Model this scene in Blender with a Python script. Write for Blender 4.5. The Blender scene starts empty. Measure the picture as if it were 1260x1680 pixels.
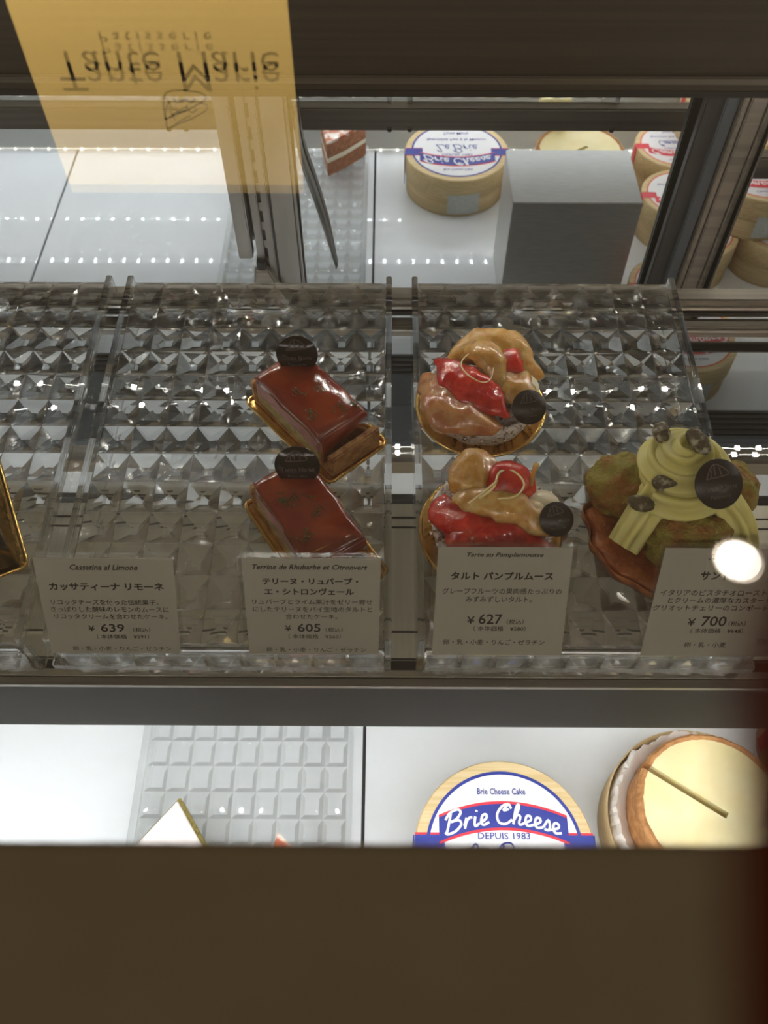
import bpy, bmesh, math, random
from mathutils import Vector, Matrix, noise as mnoise
PI = math.pi
S = bpy.context.scene
COL = S.collection
R = random.Random(7)

# ------------------------------------------------------------------ camera, light, exposure
F = 1450.0                       # focal length in pixels of the 1260x1680 frame
PITCH, YAW = math.radians(56.85), math.radians(.32)
cam = bpy.data.cameras.new('camera'); camo = bpy.data.objects.new('camera', cam); COL.objects.link(camo)
cam.sensor_fit = 'VERTICAL'; cam.sensor_height = 36; cam.lens = F / 1680 * 36
cam.clip_start = .004; cam.clip_end = 30
camo.rotation_euler = (PI / 2 - PITCH, 0, YAW)
cam.dof.use_dof = True; cam.dof.focus_distance = .57; cam.dof.aperture_fstop = cam.lens / 2.2
S.camera = camo
S.view_settings.view_transform = 'Standard'; S.view_settings.look = 'None'
S.view_settings.gamma = 1; S.view_settings.use_curve_mapping = False
S.view_settings.exposure = 0.0
S.cycles.max_bounces = 18; S.cycles.transmission_bounces = 16; S.cycles.glossy_bounces = 8
S.cycles.transparent_max_bounces = 40; S.cycles.sample_clamp_indirect = 20
W = bpy.data.worlds.new('room_air'); S.world = W; W.use_nodes = True
W.node_tree.nodes['Background'].inputs[0].default_value = (1.0, .78, .52, 1)
W.node_tree.nodes['Background'].inputs[1].default_value = .125
LED_UP, LED_FRONT, LED_LOW, SIGN, DOWN = 210.0, 165.0, 165.0, 2.7, 20.0

# ------------------------------------------------------------------ pixels of the photograph -> places in the room
cP, sP = math.cos(PITCH), math.sin(PITCH)
MT = math.radians(1.18)
MN = Vector((0, -math.cos(MT), math.sin(MT))); MP = Vector((0, .619, -.487))
def ray(px, py):
    a, b = (px - 630) / F, (840 - py) / F
    x, y, z = a, cP + b * sP, -sP + b * cP
    return Vector((x * math.cos(YAW) - y * math.sin(YAW), x * math.sin(YAW) + y * math.cos(YAW), z))
def at(px, py, z):
    d = ray(px, py); return d * (z / d.z)
def aty(px, py, y):
    d = ray(px, py); return d * (y / d.y)
def vat(px, py, z, my=.619):     # the real place of something seen in the back mirror
    p0 = Vector((0, my, -.487)); d = ray(px, py); h = d * (p0.dot(MN) / d.dot(MN)); r = d - 2 * d.dot(MN) * MN
    return h + r * ((z - h.z) / r.z)

# ------------------------------------------------------------------ materials
MATS = {}
def nmat(name):
    m = bpy.data.materials.new(name); m.use_nodes = True; MATS[name] = m
    nt = m.node_tree; return m, nt, nt.nodes['Principled BSDF'], nt.nodes, nt.links
def pr(name, col, rough=.5, metal=0, col2=None, scale=40, bump=0, bscale=None, sss=0, sr=(.01, .004, .002), coat=0, detail=4,
       lo=.4, hi=.6, spec=.5, stretch=(1, 1, 1), emit=None, trans=0, ior=1.45, crough=.06):
    m, nt, b, N, L = nmat(name)
    b.inputs['Base Color'].default_value = (*col, 1); b.inputs['Roughness'].default_value = rough
    b.inputs['Metallic'].default_value = metal; b.inputs['Specular IOR Level'].default_value = spec
    b.inputs['IOR'].default_value = ior
    if sss:
        b.inputs['Subsurface Weight'].default_value = sss; b.inputs['Subsurface Radius'].default_value = sr
        b.inputs['Subsurface Scale'].default_value = 1
    if coat: b.inputs['Coat Weight'].default_value = coat; b.inputs['Coat Roughness'].default_value = crough
    if trans: b.inputs['Transmission Weight'].default_value = trans
    if emit: b.inputs['Emission Color'].default_value = (*emit[:3], 1); b.inputs['Emission Strength'].default_value = emit[3]
    if col2 or bump:
        tc = N.new('ShaderNodeTexCoord'); mp = N.new('ShaderNodeMapping'); mp.inputs['Scale'].default_value = stretch
        L.new(tc.outputs['Object'], mp.inputs[0])
    if col2:
        n = N.new('ShaderNodeTexNoise'); n.inputs['Scale'].default_value = scale; n.inputs['Detail'].default_value = detail
        r = N.new('ShaderNodeValToRGB'); r.color_ramp.elements[0].position = lo; r.color_ramp.elements[1].position = hi
        r.color_ramp.elements[0].color = (*col, 1); r.color_ramp.elements[1].color = (*col2, 1)
        L.new(mp.outputs[0], n.inputs['Vector']); L.new(n.outputs[0], r.inputs[0]); L.new(r.outputs[0], b.inputs['Base Color'])
    if bump:
        n = N.new('ShaderNodeTexNoise'); n.inputs['Scale'].default_value = bscale or scale; n.inputs['Detail'].default_value = 5
        u = N.new('ShaderNodeBump'); u.inputs['Strength'].default_value = min(1, bump); u.inputs['Distance'].default_value = .001 * max(1, bump)
        L.new(mp.outputs[0], n.inputs['Vector']); L.new(n.outputs[0], u.inputs['Height']); L.new(u.outputs[0], b.inputs['Normal'])
    return m
def pane_mat(name, tint, f0=.04, rough=0):
    m, nt, b, N, L = nmat(name); N.remove(b)
    g = N.new('ShaderNodeNewGeometry'); d = N.new('ShaderNodeVectorMath'); d.operation = 'DOT_PRODUCT'
    L.new(g.outputs['Incoming'], d.inputs[0]); L.new(g.outputs['Normal'], d.inputs[1])
    def mth(op, x, y=None):
        n = N.new('ShaderNodeMath'); n.operation = op
        for i, v in enumerate((x, y)):
            if v is None: continue
            if isinstance(v, (int, float)): n.inputs[i].default_value = v
            else: L.new(v, n.inputs[i])
        return n.outputs[0]
    a = mth('ABSOLUTE', d.outputs['Value']); k = mth('POWER', mth('SUBTRACT', 1.0, a), 5.0)
    fac = mth('ADD', mth('MULTIPLY', k, 1 - f0), f0)
    t = N.new('ShaderNodeBsdfTransparent'); t.inputs[0].default_value = (*tint, 1)
    gl = N.new('ShaderNodeBsdfGlossy'); gl.inputs['Roughness'].default_value = rough; gl.inputs[0].default_value = (1, 1, 1, 1)
    mx = N.new('ShaderNodeMixShader'); L.new(fac, mx.inputs[0]); L.new(t.outputs[0], mx.inputs[1]); L.new(gl.outputs[0], mx.inputs[2])
    L.new(mx.outputs[0], N['Material Output'].inputs[0]); return m
def emis(name, col, s):
    m, nt, b, N, L = nmat(name); N.remove(b); e = N.new('ShaderNodeEmission')
    e.inputs[0].default_value = (*col, 1); e.inputs[1].default_value = s; L.new(e.outputs[0], N['Material Output'].inputs[0]); return m
def glass(name, col, ior=1.49, clear=.3):
    m, nt, b, N, L = nmat(name); N.remove(b); e = N.new('ShaderNodeBsdfGlass'); e.inputs['Color'].default_value = (*col, 1)
    e.inputs['Roughness'].default_value = 0.0; e.inputs['IOR'].default_value = ior
    t = N.new('ShaderNodeBsdfTransparent'); t.inputs[0].default_value = (*col, 1); mx = N.new('ShaderNodeMixShader'); mx.inputs[0].default_value = clear
    L.new(e.outputs[0], mx.inputs[1]); L.new(t.outputs[0], mx.inputs[2])
    L.new(mx.outputs[0], N['Material Output'].inputs[0]); return m
pane_mat('pane', (.97, .975, .97)); pane_mat('holder_clear', (.96, .965, .96), rough=.13)
glass('crystal', (.985, .99, .99), clear=.16); glass('crystal_low', (.985, .99, .99), clear=.62)
m = pr('mirror', (.56, .572, .572), .006, 1)
pr('beam', (.055, .044, .03), .38, .3, (.075, .06, .042), 8, stretch=(.3, 8, 30))
pr('beam_front', (.026, .023, .018), .6, 0, (.026, .024, .019), 30, spec=.25)
pr('alu', (.42, .40, .36), .28, .9, (.5, .48, .43), 12, stretch=(.4, 30, 30))
pr('alu_brown', (.17, .15, .125), .35, .6, (.22, .195, .16), 10, stretch=(.3, 20, 20))
pr('alu_dark', (.035, .035, .033), .35, .5)
pr('alu_blue', (.07, .08, .09), .4, .5)
pr('steel_box', (.66, .65, .63), .42, .88, (.60, .59, .57), 60, stretch=(1, 12, 12))
pr('post_steel', (.19, .175, .155), .36, .8, (.26, .245, .22), 30, stretch=(1, 1, .2))
pr('plate', (.84, .78, .66), .2, 0, (.90, .85, .74), 260, stretch=(1, .02, 1))
pr('deck', (.80, .82, .84), .3, 0, spec=.3, coat=1, crough=.003)
pr('curb', (.52, .52, .50), .4)
pr('ledge', (.36, .30, .21), .45, 0, (.38, .32, .225), 60)
pr('vent', (.03, .028, .025), .5); pr('seam', (.03, .03, .03), .6)
pr('gold', (.72, .44, .13), .2, 1, (.85, .56, .2), 90, bump=.5, bscale=160)
pr('crust', (.27, .12, .04), .6, 0, (.45, .24, .09), 160, bump=1, bscale=500, sss=.1)
pr('cream_pist', (.30, .24, .08), .5, 0, (.42, .35, .15), 300, bump=1, bscale=700, sss=.15)
pr('pink_layer', (.33, .15, .15), .45, 0, (.46, .24, .23), 260, bump=.6, bscale=600, sss=.2, stretch=(.5, 1, 2))
pr('sponge', (.22, .12, .04), .7, 0, (.12, .08, .03), 300, bump=1, bscale=600)
pr('glaze', (.18, .024, .012), .08, 0, (.29, .06, .018), 38, coat=1, sss=.45, sr=(.008, .002, .001), bump=.5, bscale=110, lo=.35, hi=.7)
pr('zest_green', (.035, .04, .006), .6, 0, (.09, .09, .01), 900)
pr('choc', (.022, .015, .012), .13, 0, spec=.6, bump=.15, bscale=260)
pr('choc_matt', (.028, .02, .016), .33, 0, spec=.5, bump=.2, bscale=400)
pr('choc_print', (.095, .075, .062), .4)
pr('choc_cake', (.02, .01, .006), .12, coat=.6)
pr('sugar_crust', (.20, .09, .035), .7, 0, (.75, .70, .66), 330, bump=1.6, bscale=420, lo=.36, hi=.48, detail=8)
pr('fruit_red', (.46, .016, .012), .1, 0, (.62, .05, .03), 150, bump=.8, bscale=260, sss=.75, sr=(.012, .002, .001), coat=1, stretch=(1, 1, 1))
pr('fruit_pale', (.50, .27, .065), .1, 0, (.64, .42, .16), 150, bump=.8, bscale=260, sss=.75, sr=(.012, .007, .002), coat=1)
pr('fruit_pink', (.42, .17, .07), .1, 0, (.52, .28, .12), 120, bump=.8, bscale=240, sss=.75, sr=(.012, .005, .002), coat=1)
pr('white_cream', (.82, .76, .58), .3, sss=.3, sr=(.004, .003, .002))
pr('zest_curl', (.85, .66, .34), .12, sss=.3, coat=.5)
pr('pist_cream', (.64, .58, .20), .42, 0, (.68, .63, .25), 60, sss=.35, sr=(.004, .004, .0015), bump=.15, bscale=500)
pr('choux', (.30, .13, .025), .62, 0, (.30, .25, .04), 75, bump=4, bscale=300, lo=.40, hi=.58, detail=9)
pr('puff', (.30, .075, .018), .38, 0, (.45, .15, .04), 90, bump=1.6, bscale=240, coat=.3)
pr('nut', (.09, .065, .03), .55, 0, (.42, .38, .28), 210, bump=1.5, bscale=400, lo=.5, hi=.66)
pr('card', (.40, .365, .31), .6); pr('ink', (.012, .010, .010), .6)
pr('wood', (.62, .45, .22), .6, 0, (.70, .54, .30), 26, stretch=(.6, 14, 14), bump=.4, bscale=40)
pr('wood_side', (.56, .40, .20), .62, 0, (.66, .50, .28), 30, stretch=(.5, .5, 22), bump=.4, bscale=40)
pr('label_white', (.80, .78, .78), .42); pr('navy', (.02, .035, .26), .45); pr('red_ink', (.66, .03, .05), .45)
pr('orange_ink', (.72, .16, .06), .45); pr('sticker', (.62, .64, .62), .4, 0, (.35, .36, .35), 900, lo=.5, hi=.56, stretch=(1, 1, 3))
pr('cheese', (.80, .68, .36), .35, 0, (.84, .73, .42), 40, sss=.25, sr=(.004, .003, .001), bump=.2, bscale=60)
pr('rind', (.36, .15, .045), .7, 0, (.48, .23, .08), 150, bump=1.2, bscale=350)
pr('parchment', (.74, .68, .62), .55, 0, (.80, .75, .70), 30, bump=.6, bscale=90)
pr('white_top', (.80, .72, .69), .4, sss=.2, sr=(.004, .003, .003)); pr('pist_side', (.22, .17, .04), .7, 0, (.38, .30, .08), 300, bump=1.5, bscale=500)
pr('straw_top', (.45, .10, .04), .3, 0, (.78, .68, .58), 60, coat=.5, lo=.45, hi=.55); pr('brown_sponge', (.30, .11, .05), .7, 0, (.42, .18, .09), 200, bump=1.2, bscale=400)
pr('tongs', (.10, .115, .11), .3, .8, (.2, .2, .19), 40); pr('red_strap', (.16, .036, .018), .8, 0, (.18, .04, .02), 50, spec=.1)
pr('lamp_housing', (.7, .62, .55), .3, .3); pr('sign_stand', (.1, .08, .06), .5)
emis('led', (1, .97, .9), 9.0); emis('downlight', (1, .93, .82), DOWN)
emis('led_upper', (1, .95, .85), LED_UP); emis('led_front', (1, .93, .82), LED_FRONT); emis('led_lower', (.93, .97, 1), LED_LOW)
m, nt, b, N, L = nmat('sign_face')
N.remove(b); e = N.new('ShaderNodeEmission'); tc = N.new('ShaderNodeTexCoord'); n = N.new('ShaderNodeTexNoise'); n.inputs['Scale'].default_value = 6
r = N.new('ShaderNodeValToRGB'); r.color_ramp.elements[0].color = (1, .60, .15, 1); r.color_ramp.elements[1].color = (1, .68, .22, 1)
L.new(tc.outputs['Object'], n.inputs[0]); L.new(n.outputs[0], r.inputs[0]); L.new(r.outputs[0], e.inputs[0]); e.inputs[1].default_value = SIGN
L.new(e.outputs[0], N['Material Output'].inputs[0])

# ------------------------------------------------------------------ helpers
def thing(name, label, cat, loc=(0, 0, 0), rot=(0, 0, 0), group=None, kind=None):
    o = bpy.data.objects.new(name, None); COL.objects.link(o); o.location = loc; o.rotation_euler = rot
    o.empty_display_size = .02; o['label'] = label; o['category'] = cat
    if group: o['group'] = group
    if kind: o['kind'] = kind
    return o
def obj(name, bm, mat, parent=None, smooth=False, label=None):
    bmesh.ops.recalc_face_normals(bm, faces=bm.faces)
    me = bpy.data.meshes.new(name); bm.to_mesh(me); bm.free()
    me.materials.append(MATS[mat])
    if smooth:
        for p in me.polygons: p.use_smooth = True
    o = bpy.data.objects.new(name, me); COL.objects.link(o)
    if parent: o.parent = parent
    if label: o['label'] = label
    return o
def tag(o, label, cat, group=None):
    o['label'] = label; o['category'] = cat
    if group: o['group'] = group
    return o
def bx(x0, x1, y0, y1, z0, z1, bev=0, bm=None):
    bm = bm or bmesh.new()
    r = bmesh.ops.create_cube(bm, size=1)
    for v in r['verts']:
        v.co = Vector((x0 + (v.co.x + .5) * (x1 - x0), y0 + (v.co.y + .5) * (y1 - y0), z0 + (v.co.z + .5) * (z1 - z0)))
    if bev:
        es = list({e for v in r['verts'] for e in v.link_edges})
        bmesh.ops.bevel(bm, geom=es, offset=bev, segments=2, affect='EDGES')
    return bm
def lathe(prof, n=64, bm=None, wob=None):
    bm = bm or bmesh.new(); rings = []
    for (r, z) in prof:
        ring = []
        for i in range(n):
            a = 2 * PI * i / n; rr, zz = (r, z) if not wob else wob(r, z, a)
            ring.append(bm.verts.new((rr * math.cos(a), rr * math.sin(a), zz)))
        rings.append(ring)
    for a, b in zip(rings, rings[1:]):
        for i in range(n): bm.faces.new((a[i], a[(i + 1) % n], b[(i + 1) % n], b[i]))
    bm.faces.new(rings[0][::-1]); bm.faces.new(rings[-1])
    return bm
def smoothpts(pts, k=8):
    P = [Vector(p) for p in pts]; out = []
    for i in range(len(P) - 1):
        p0, p1, p2, p3 = P[max(0, i - 1)], P[i], P[i + 1], P[min(len(P) - 1, i + 2)]
        for j in range(k):
            t = j / k
            out.append(.5 * ((2 * p1) + (p2 - p0) * t + (2 * p0 - 5 * p1 + 4 * p2 - p3) * t * t + (3 * p1 - p0 - 3 * p2 + p3) * t ** 3))
    out.append(P[-1]); return out
def sweep(pts, rad, n=10, bm=None, star=0, amp=.25, twist=0, flat=1.0, up=Vector((0, 0, 1))):
    """a tube along pts; rad may be a function of t; star > 0 gives a ridged section"""
    bm = bm or bmesh.new(); rings = []; m = len(pts); prev = None
    for i, p in enumerate(pts):
        t = i / (m - 1); d = (pts[min(m - 1, i + 1)] - pts[max(0, i - 1)]).normalized()
        if prev is None:
            a = d.cross(up);
            if a.length < .1: a = d.cross(Vector((1, 0, 0)))
            a.normalize()
        else: a = (prev - d * prev.dot(d)).normalized()
        prev = a; b = d.cross(a); r = rad(t) if callable(rad) else rad; ring = []
        for k in range(n):
            th = 2 * PI * k / n; q = r * (1 + (amp * math.cos(star * th + twist * t) if star else 0))
            ring.append(bm.verts.new(p + a * (q * math.cos(th)) + b * (q * math.sin(th) * flat)))
        rings.append(ring)
    for A, B in zip(rings, rings[1:]):
        for k in range(n): bm.faces.new((A[k], A[(k + 1) % n], B[(k + 1) % n], B[k]))
    bm.faces.new(rings[0][::-1]); bm.faces.new(rings[-1]); return bm
def ribbon(strokes, w, M, h=.0003, bm=None):
    """flat pen strokes in the plane of M"""
    bm = bm or bmesh.new()
    for st in strokes:
        P = smoothpts([(x, y, 0) for x, y in st], 6); b2 = sweep(P, w / 2, 8, flat=min(1, 2 * h / w))
        for v in b2.verts: v.co = M @ v.co
        me = bpy.data.meshes.new('s'); bmesh.ops.recalc_face_normals(b2, faces=b2.faces); b2.to_mesh(me); b2.free(); bm.from_mesh(me); bpy.data.meshes.remove(me)
    return bm
def text_bm(items, M, h=.0002, bend=None):
    """items: (string, cx, cy, width, height, shear, weight); every line is fitted to its box in the plane of M"""
    bm = bmesh.new()
    for (s, cx, cy, w, hh, shear, wt) in items:
        c = bpy.data.curves.new('t', 'FONT'); c.body = s; c.size = 1; c.resolution_u = 2; c.offset = wt; c.shear = shear
        o = bpy.data.objects.new('t', c); COL.objects.link(o); dg = bpy.context.evaluated_depsgraph_get()
        me = bpy.data.meshes.new_from_object(o.evaluated_get(dg)); COL.objects.unlink(o); bpy.data.objects.remove(o)
        if not me.vertices: continue
        xs = [v.co.x for v in me.vertices]; ys = [v.co.y for v in me.vertices]
        x0, x1, y0, y1 = min(xs), max(xs), min(ys), max(ys); sx = w / (x1 - x0); sy = hh / (y1 - y0)
        for v in me.vertices:
            x = (v.co.x - (x0 + x1) / 2) * sx + cx; y = (v.co.y - (y0 + y1) / 2) * sy + cy
            if bend: y += bend(x)
            v.co = M @ Vector((x, y, h))
        bm.from_mesh(me); bpy.data.meshes.remove(me)
    return bm
def empty_like(o): return bm
def copy_tree(root):
    c = root.copy(); COL.objects.link(c)
    for ch in list(root.children):
        d = ch.copy(); COL.objects.link(d); d.parent = c
        for g in list(ch.children):
            e = g.copy(); COL.objects.link(e); e.parent = d
    return c
def blob(rx, ry, rz, amp=.12, sc=2.5, seed=0, sub=4, bm=None, loc=(0, 0, 0)):
    bm = bm or bmesh.new(); r = bmesh.ops.create_icosphere(bm, subdivisions=sub, radius=1)
    for v in r['verts']:
        k = 1 + amp * mnoise.noise(v.co * sc + Vector((seed, seed * 2.3, 0))) + amp * .3 * mnoise.noise(v.co * sc * 4 + Vector((seed, 0, 5)))
        v.co = Vector((v.co.x * rx * k, v.co.y * ry * k, v.co.z * rz * k)) + Vector(loc)
    return bm

# pen strokes of a round cursive hand, unit x-height
CUR = {
 'B': (1.15, [[(.18, 1.7), (.1, .8), (0, .0)], [(-.15, 1.3), (.1, 1.75), (.6, 1.85), (.85, 1.5), (.6, 1.05), (.25, .95), (.75, .9), (.95, .45), (.6, .02), (.1, .0), (-.1, .25)]]),
 'C': (1.1, [[(.95, 1.35), (.75, 1.75), (.35, 1.55), (.05, .85), (.2, .15), (.65, .0), (1.05, .4)], [(.75, 1.75), (.45, 1.2), (.8, 1.3)]]),
 'L': (1.0, [[(.0, 1.3), (.3, 1.75), (.5, 1.5), (.3, .7), (.05, .1), (.3, .05), (.7, .0), (.95, .25)]]),
 'r': (.60, [[(.02, .25), (.14, .9), (.12, .45), (.08, .0)], [(.11, .45), (.28, .82), (.52, .84)]]),
 'i': (.46, [[(.12, .85), (.10, .3), (.2, .02), (.42, .2)], [(.16, 1.25), (.18, 1.38)]]),
 'e': (.62, [[(0, .2), (.4, .55), (.38, .88), (.15, .85), (.08, .35), (.25, .02), (.62, .2)]]),
 'h': (.75, [[(0, .2), (.35, 1.4), (.3, 1.8), (.15, 1.3), (.05, .0)], [(.08, .4), (.3, .85), (.48, .7), (.42, .2), (.52, .02), (.75, .2)]]),
 's': (.55, [[(0, .2), (.3, .95), (.42, .4), (.3, .05), (.08, .08)], [(.3, .05), (.55, .2)]]),
 'a': (.68, [[(.5, .8), (.25, .9), (.05, .4), (.2, .05), (.45, .5), (.52, .85), (.46, .2), (.68, .2)]]),
 'm': (1.0, [[(0, .2), (.12, .85), (.08, .0)], [(.1, .5), (.3, .88), (.4, .6), (.36, .0)], [(.38, .5), (.6, .88), (.7, .6), (.68, .15), (.8, .02), (1, .2)]]),
 'b': (.65, [[(0, .2), (.3, 1.4), (.25, 1.8), (.1, 1.2), (.05, .2), (.3, .0), (.48, .4), (.35, .8), (.65, .75)]]),
 't': (.5, [[(0, .2), (.25, 1.3), (.15, .3), (.25, .02), (.5, .2)], [(.0, .95), (.45, 1.0)]]),
 'k': (.7, [[(0, .2), (.3, 1.4), (.25, 1.8), (.1, 1.2), (.05, .0)], [(.45, .85), (.15, .45), (.4, .02), (.7, .2)]]), ' ': (.45, [])}
def cursive(s, cx, cy, w, xh, bend=None):
    tot = sum(CUR[c][0] for c in s); k = w / tot; x = cx - w / 2; out = []
    for c in s:
        for st in CUR[c][1]:
            pts = [(x + (px + .18 * py * .5) * k, cy + py * xh) for px, py in st]
            if bend: pts = [(a, b + bend(a)) for a, b in pts]
            out.append(pts)
        x += CUR[c][0] * k
    return out

# ------------------------------------------------------------------ the display case: large fixed pieces
case = thing('display_case', 'glass-topped refrigerated cake display case with mirrored back and white lit deck', 'display case')
ZL = -.777
sx = [(-.95, -.4595), (-.4565, -.0205), (-.0175, .95)]
for a, b in sx: obj('deck_panel', bx(a, b, .066, .558, ZL - .012, ZL, .0006), 'deck', case)
for xs in (-.458, -.019): obj('deck_seam', bx(xs - .0015, xs + .0015, .066, .558, ZL - .014, ZL - .004), 'seam', case)
obj('deck_curb', bx(-.95, .95, .048, .066, ZL - .02, -.735, .001), 'curb', case)
g = obj('vent_grille', bx(-.95, .95, .49, .53, ZL - .001, ZL + .0005), 'vent', case)
for i in range(5):
    obj('vent_slat', bx(-.95, .95, .4925 + i * .008, .4955 + i * .008, ZL, ZL + .0022), 'alu_dark', g)
obj('kick_panel', bx(-.95, .95, .572, .58, ZL, -.742, .0005), 'alu_brown', case)
obj('kick_cap', bx(-.95, .95, .566, .62, -.742, -.7315, .001), 'alu_blue', case)
def mirror(x0, x1, ym, z0, z1, name, parent):
    z1 = -.25 if z1 == -.33 else z1; bm = bmesh.new(); t = math.tan(MT); Y = lambda z: ym + (z + .487) * t
    v = [bm.verts.new(p) for p in ((x0, Y(z0), z0), (x1, Y(z0), z0), (x1, Y(z1), z1), (x0, Y(z1), z1),
                                   (x0, Y(z0) + .004, z0), (x1, Y(z0) + .004, z0), (x1, Y(z1) + .004, z1), (x0, Y(z1) + .004, z1))]
    for f in ((0, 1, 2, 3), (4, 5, 6, 7), (0, 1, 5, 4), (2, 3, 7, 6), (0, 3, 7, 4), (1, 2, 6, 5)): bm.faces.new([v[i] for i in f])
    return obj(name, bm, 'mirror', parent)
d1 = thing('sliding_mirror_door', 'wide mirrored sliding door behind the trays reflecting the deck', 'sliding door')
mirror(-.95, .262, .619, -.731, -.33, 'mirror_pane', d1)
d2 = thing('sliding_mirror_door', 'mirrored sliding door right of the dark upright reflecting cheese boxes', 'sliding door')
mirror(.2785, .95, .583, -.60, -.33, 'mirror_pane', d2)
mirror(.2785, .95, .576, -.731, -.605, 'lower_mirror', case)
bb = obj('back_beam', bx(-.95, .95, .50, .515, -.3055, -.155, .002), 'beam', case)
obj('beam_lip', bx(-.95, .95, .4975, .50, -.2995, -.2945, .0008), 'alu_brown', bb)
obj('beam_top', bx(-.95, .95, .515, .64, -.17, -.155), 'beam', bb)
obj('case_back', bx(-.95, .95, .63, .64, ZL - .012, -.155), 'alu_dark', case)
fb = obj('shelf_front_beam', bx(-.95, .95, .1975, .214, -.5575, -.489, .001), 'beam_front', case)
obj('beam_trim', bx(-.95, .95, .1965, .2015, -.4905, -.4865, .0004), 'alu_brown', fb)
obj('beam_trim', bx(-.95, .95, .202, .2066, -.4895, -.4862, .0004), 'alu', fb)
rr = obj('shelf_rear_rail', bx(-.95, .95, .489, .503, -.479, -.461, .0015), 'alu_brown', case)
obj('rail_trim', bx(-.95, .95, .4875, .4892, -.4695, -.4675), 'alu', rr)
obj('rail_trim', bx(-.95, .95, .4870, .4892, -.4745, -.4715), 'alu_dark', rr)
obj('rail_trim', bx(-.95, .95, .480, .489, -.4905, -.479, .0006), 'alu_brown', rr)
obj('rail_trim', bx(-.95, .95, .4785, .480, -.4835, -.482), 'alu', rr)
obj('glass_shelf', bx(-.95, .95, .2066, .4795, -.492, -.487), 'pane', case)
sp = obj('steel_plate', bx(-.95, .95, .2075, .328, -.4945, -.4925), 'plate', case)
for y in (.2155, .2335, .309, .3165): obj('plate_seam', bx(-.95, .95, y, y + .0012, -.4925, -.4921), 'seam', sp)
lg = obj('case_top_frame', bx(-.95, .95, -.45, .0337, -.20, -.150, .0015), 'ledge', case)
obj('top_glass', bx(-.95, .95, .0337, .499, -.1522, -.1502), 'pane', case)
def chips(x0, x1, y, z0, z1, step, sz, wire=.00004):
    bm = bmesh.new(); P = [(x0, wire)]
    for i in range(int((x1 - x0) / step)):
        x = x0 + (i + .5) * step; P += [(x - sz / 2, wire), (x - sz / 2 + .0001, sz / 2), (x + sz / 2 - .0001, sz / 2), (x + sz / 2, wire)]
    P.append((x1, wire)); R_ = []
    for x, h in P:
        zz = z1 - (z1 - z0) * (.15 if h == wire else 1)
        R_.append([bm.verts.new(p) for p in ((x, y - h, zz), (x, y + h, zz), (x, y + h, z1), (x, y - h, z1))])
    for a, b in zip(R_, R_[1:]):
        for k in range(4): bm.faces.new((a[k], a[(k + 1) % 4], b[(k + 1) % 4], b[k]))
    bm.faces.new(R_[0]); bm.faces.new(R_[-1][::-1]); return bm
def led(y, z, down, x0=-.9, x1=.9, mat='led_upper', rows=1, par=None, step=.02, sz=.0042):
    dy = .006
    o = obj('led_strip', bx(x0, x1, y - .006, y + .006 + dy * (rows - 1), z, z + .004), 'alu_dark', par)
    for r_ in range(rows): obj('led_chips', chips(x0, x1, y + r_ * dy, z - .0012, z, step, sz), mat, o)
led(.5075, -.3096, True, mat='led_upper', par=bb)
led(.0275, -.2045, True, mat='led_front', par=lg)
led(.2050, -.5616, True, mat='led_lower', par=fb)
fr = obj('front_lamp_rail', bx(-.95, .95, -.10, .062, -.552, -.540, .001), 'alu', case)
led(.040, -.5562, True, mat='led_lower', rows=2, par=fr, step=.0245); led(.0405, -.637, True, mat='led_lower', rows=1, par=fr, step=.0245)
obj('inner_front', bx(-.95, .95, .020, .033, ZL - .02, -.552), 'curb', case)
obj('led_chips', chips(-.93, .93, .0672, ZL + .0004, ZL + .0018, .0245, .0020), 'led', case)

# uprights in front of the mirror
u = thing('shelf_upright', 'steel slotted upright with wide profile left of the cake reflection', 'upright')
obj('wide_profile', bx(-.0965, -.0750, .604, .6125, -.60, -.30, .0012), 'post_steel', u)
obj('profile_groove', bx(-.0775, -.0765, .6035, .606, -.60, -.362), 'alu_dark', u)
obj('profile_groove', bx(-.0970, -.0955, .6030, .608, -.60, -.362), 'alu_dark', u)
obj('slot_channel', bx(-.1125, -.0965, .606, .6125, -.60, -.362), 'alu_dark', u)
obj('standard_rail', bx(-.1125, -.1060, .601, .612, -.60, -.30, .0008), 'post_steel', u)
obj('standard_rail', bx(-.1030, -.0972, .601, .612, -.60, -.30, .0008), 'post_steel', u)
for i in range(14): obj('slot_bridge', bx(-.1062, -.1028, .604, .610, -.340 - i * .019, -.332 - i * .019), 'post_steel', u)
obj('edge_strip', bx(-.1285, -.1165, .6, .612, -.520, -.30, .001), 'post_steel', u)
br = thing('shelf_bracket', 'small steel bracket with a screw at the foot of the slotted upright', 'bracket')
bm = bmesh.new(); a = aty(425, 415, .595); X0 = a.x
prof = [(-.012, -.573), (.024, -.573), (.0065, -.528), (-.0065, -.528)]
f0 = [bm.verts.new((X0 + x, .592 - (z + .573) * -.05, z)) for x, z in prof]; f1 = [bm.verts.new((X0 + x, .603, z)) for x, z in prof]
bm.faces.new(f0); bm.faces.new(f1[::-1])
for i in range(4): bm.faces.new((f0[i], f0[(i + 1) % 4], f1[(i + 1) % 4], f1[i]))
bmesh.ops.bevel(bm, geom=bm.edges[:], offset=.0018, segments=3, affect='EDGES')
obj('bracket_plate', bm, 'alu_brown', br)
bm = lathe([(.0028, 0), (.0028, .0008), (.002, .0014), (.0005, .0014)], 20); bmesh.ops.rotate(bm, verts=bm.verts, matrix=Matrix.Rotation(PI / 2, 3, 'X'))
sc = obj('screw', bm, 'alu', br, True); sc.location = (X0 + .001, .592, -.548)
obj('bracket_hook', bx(X0 - .004, X0 + .004, .596, .606, -.532, -.520, .001), 'alu_dark', br)
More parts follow.
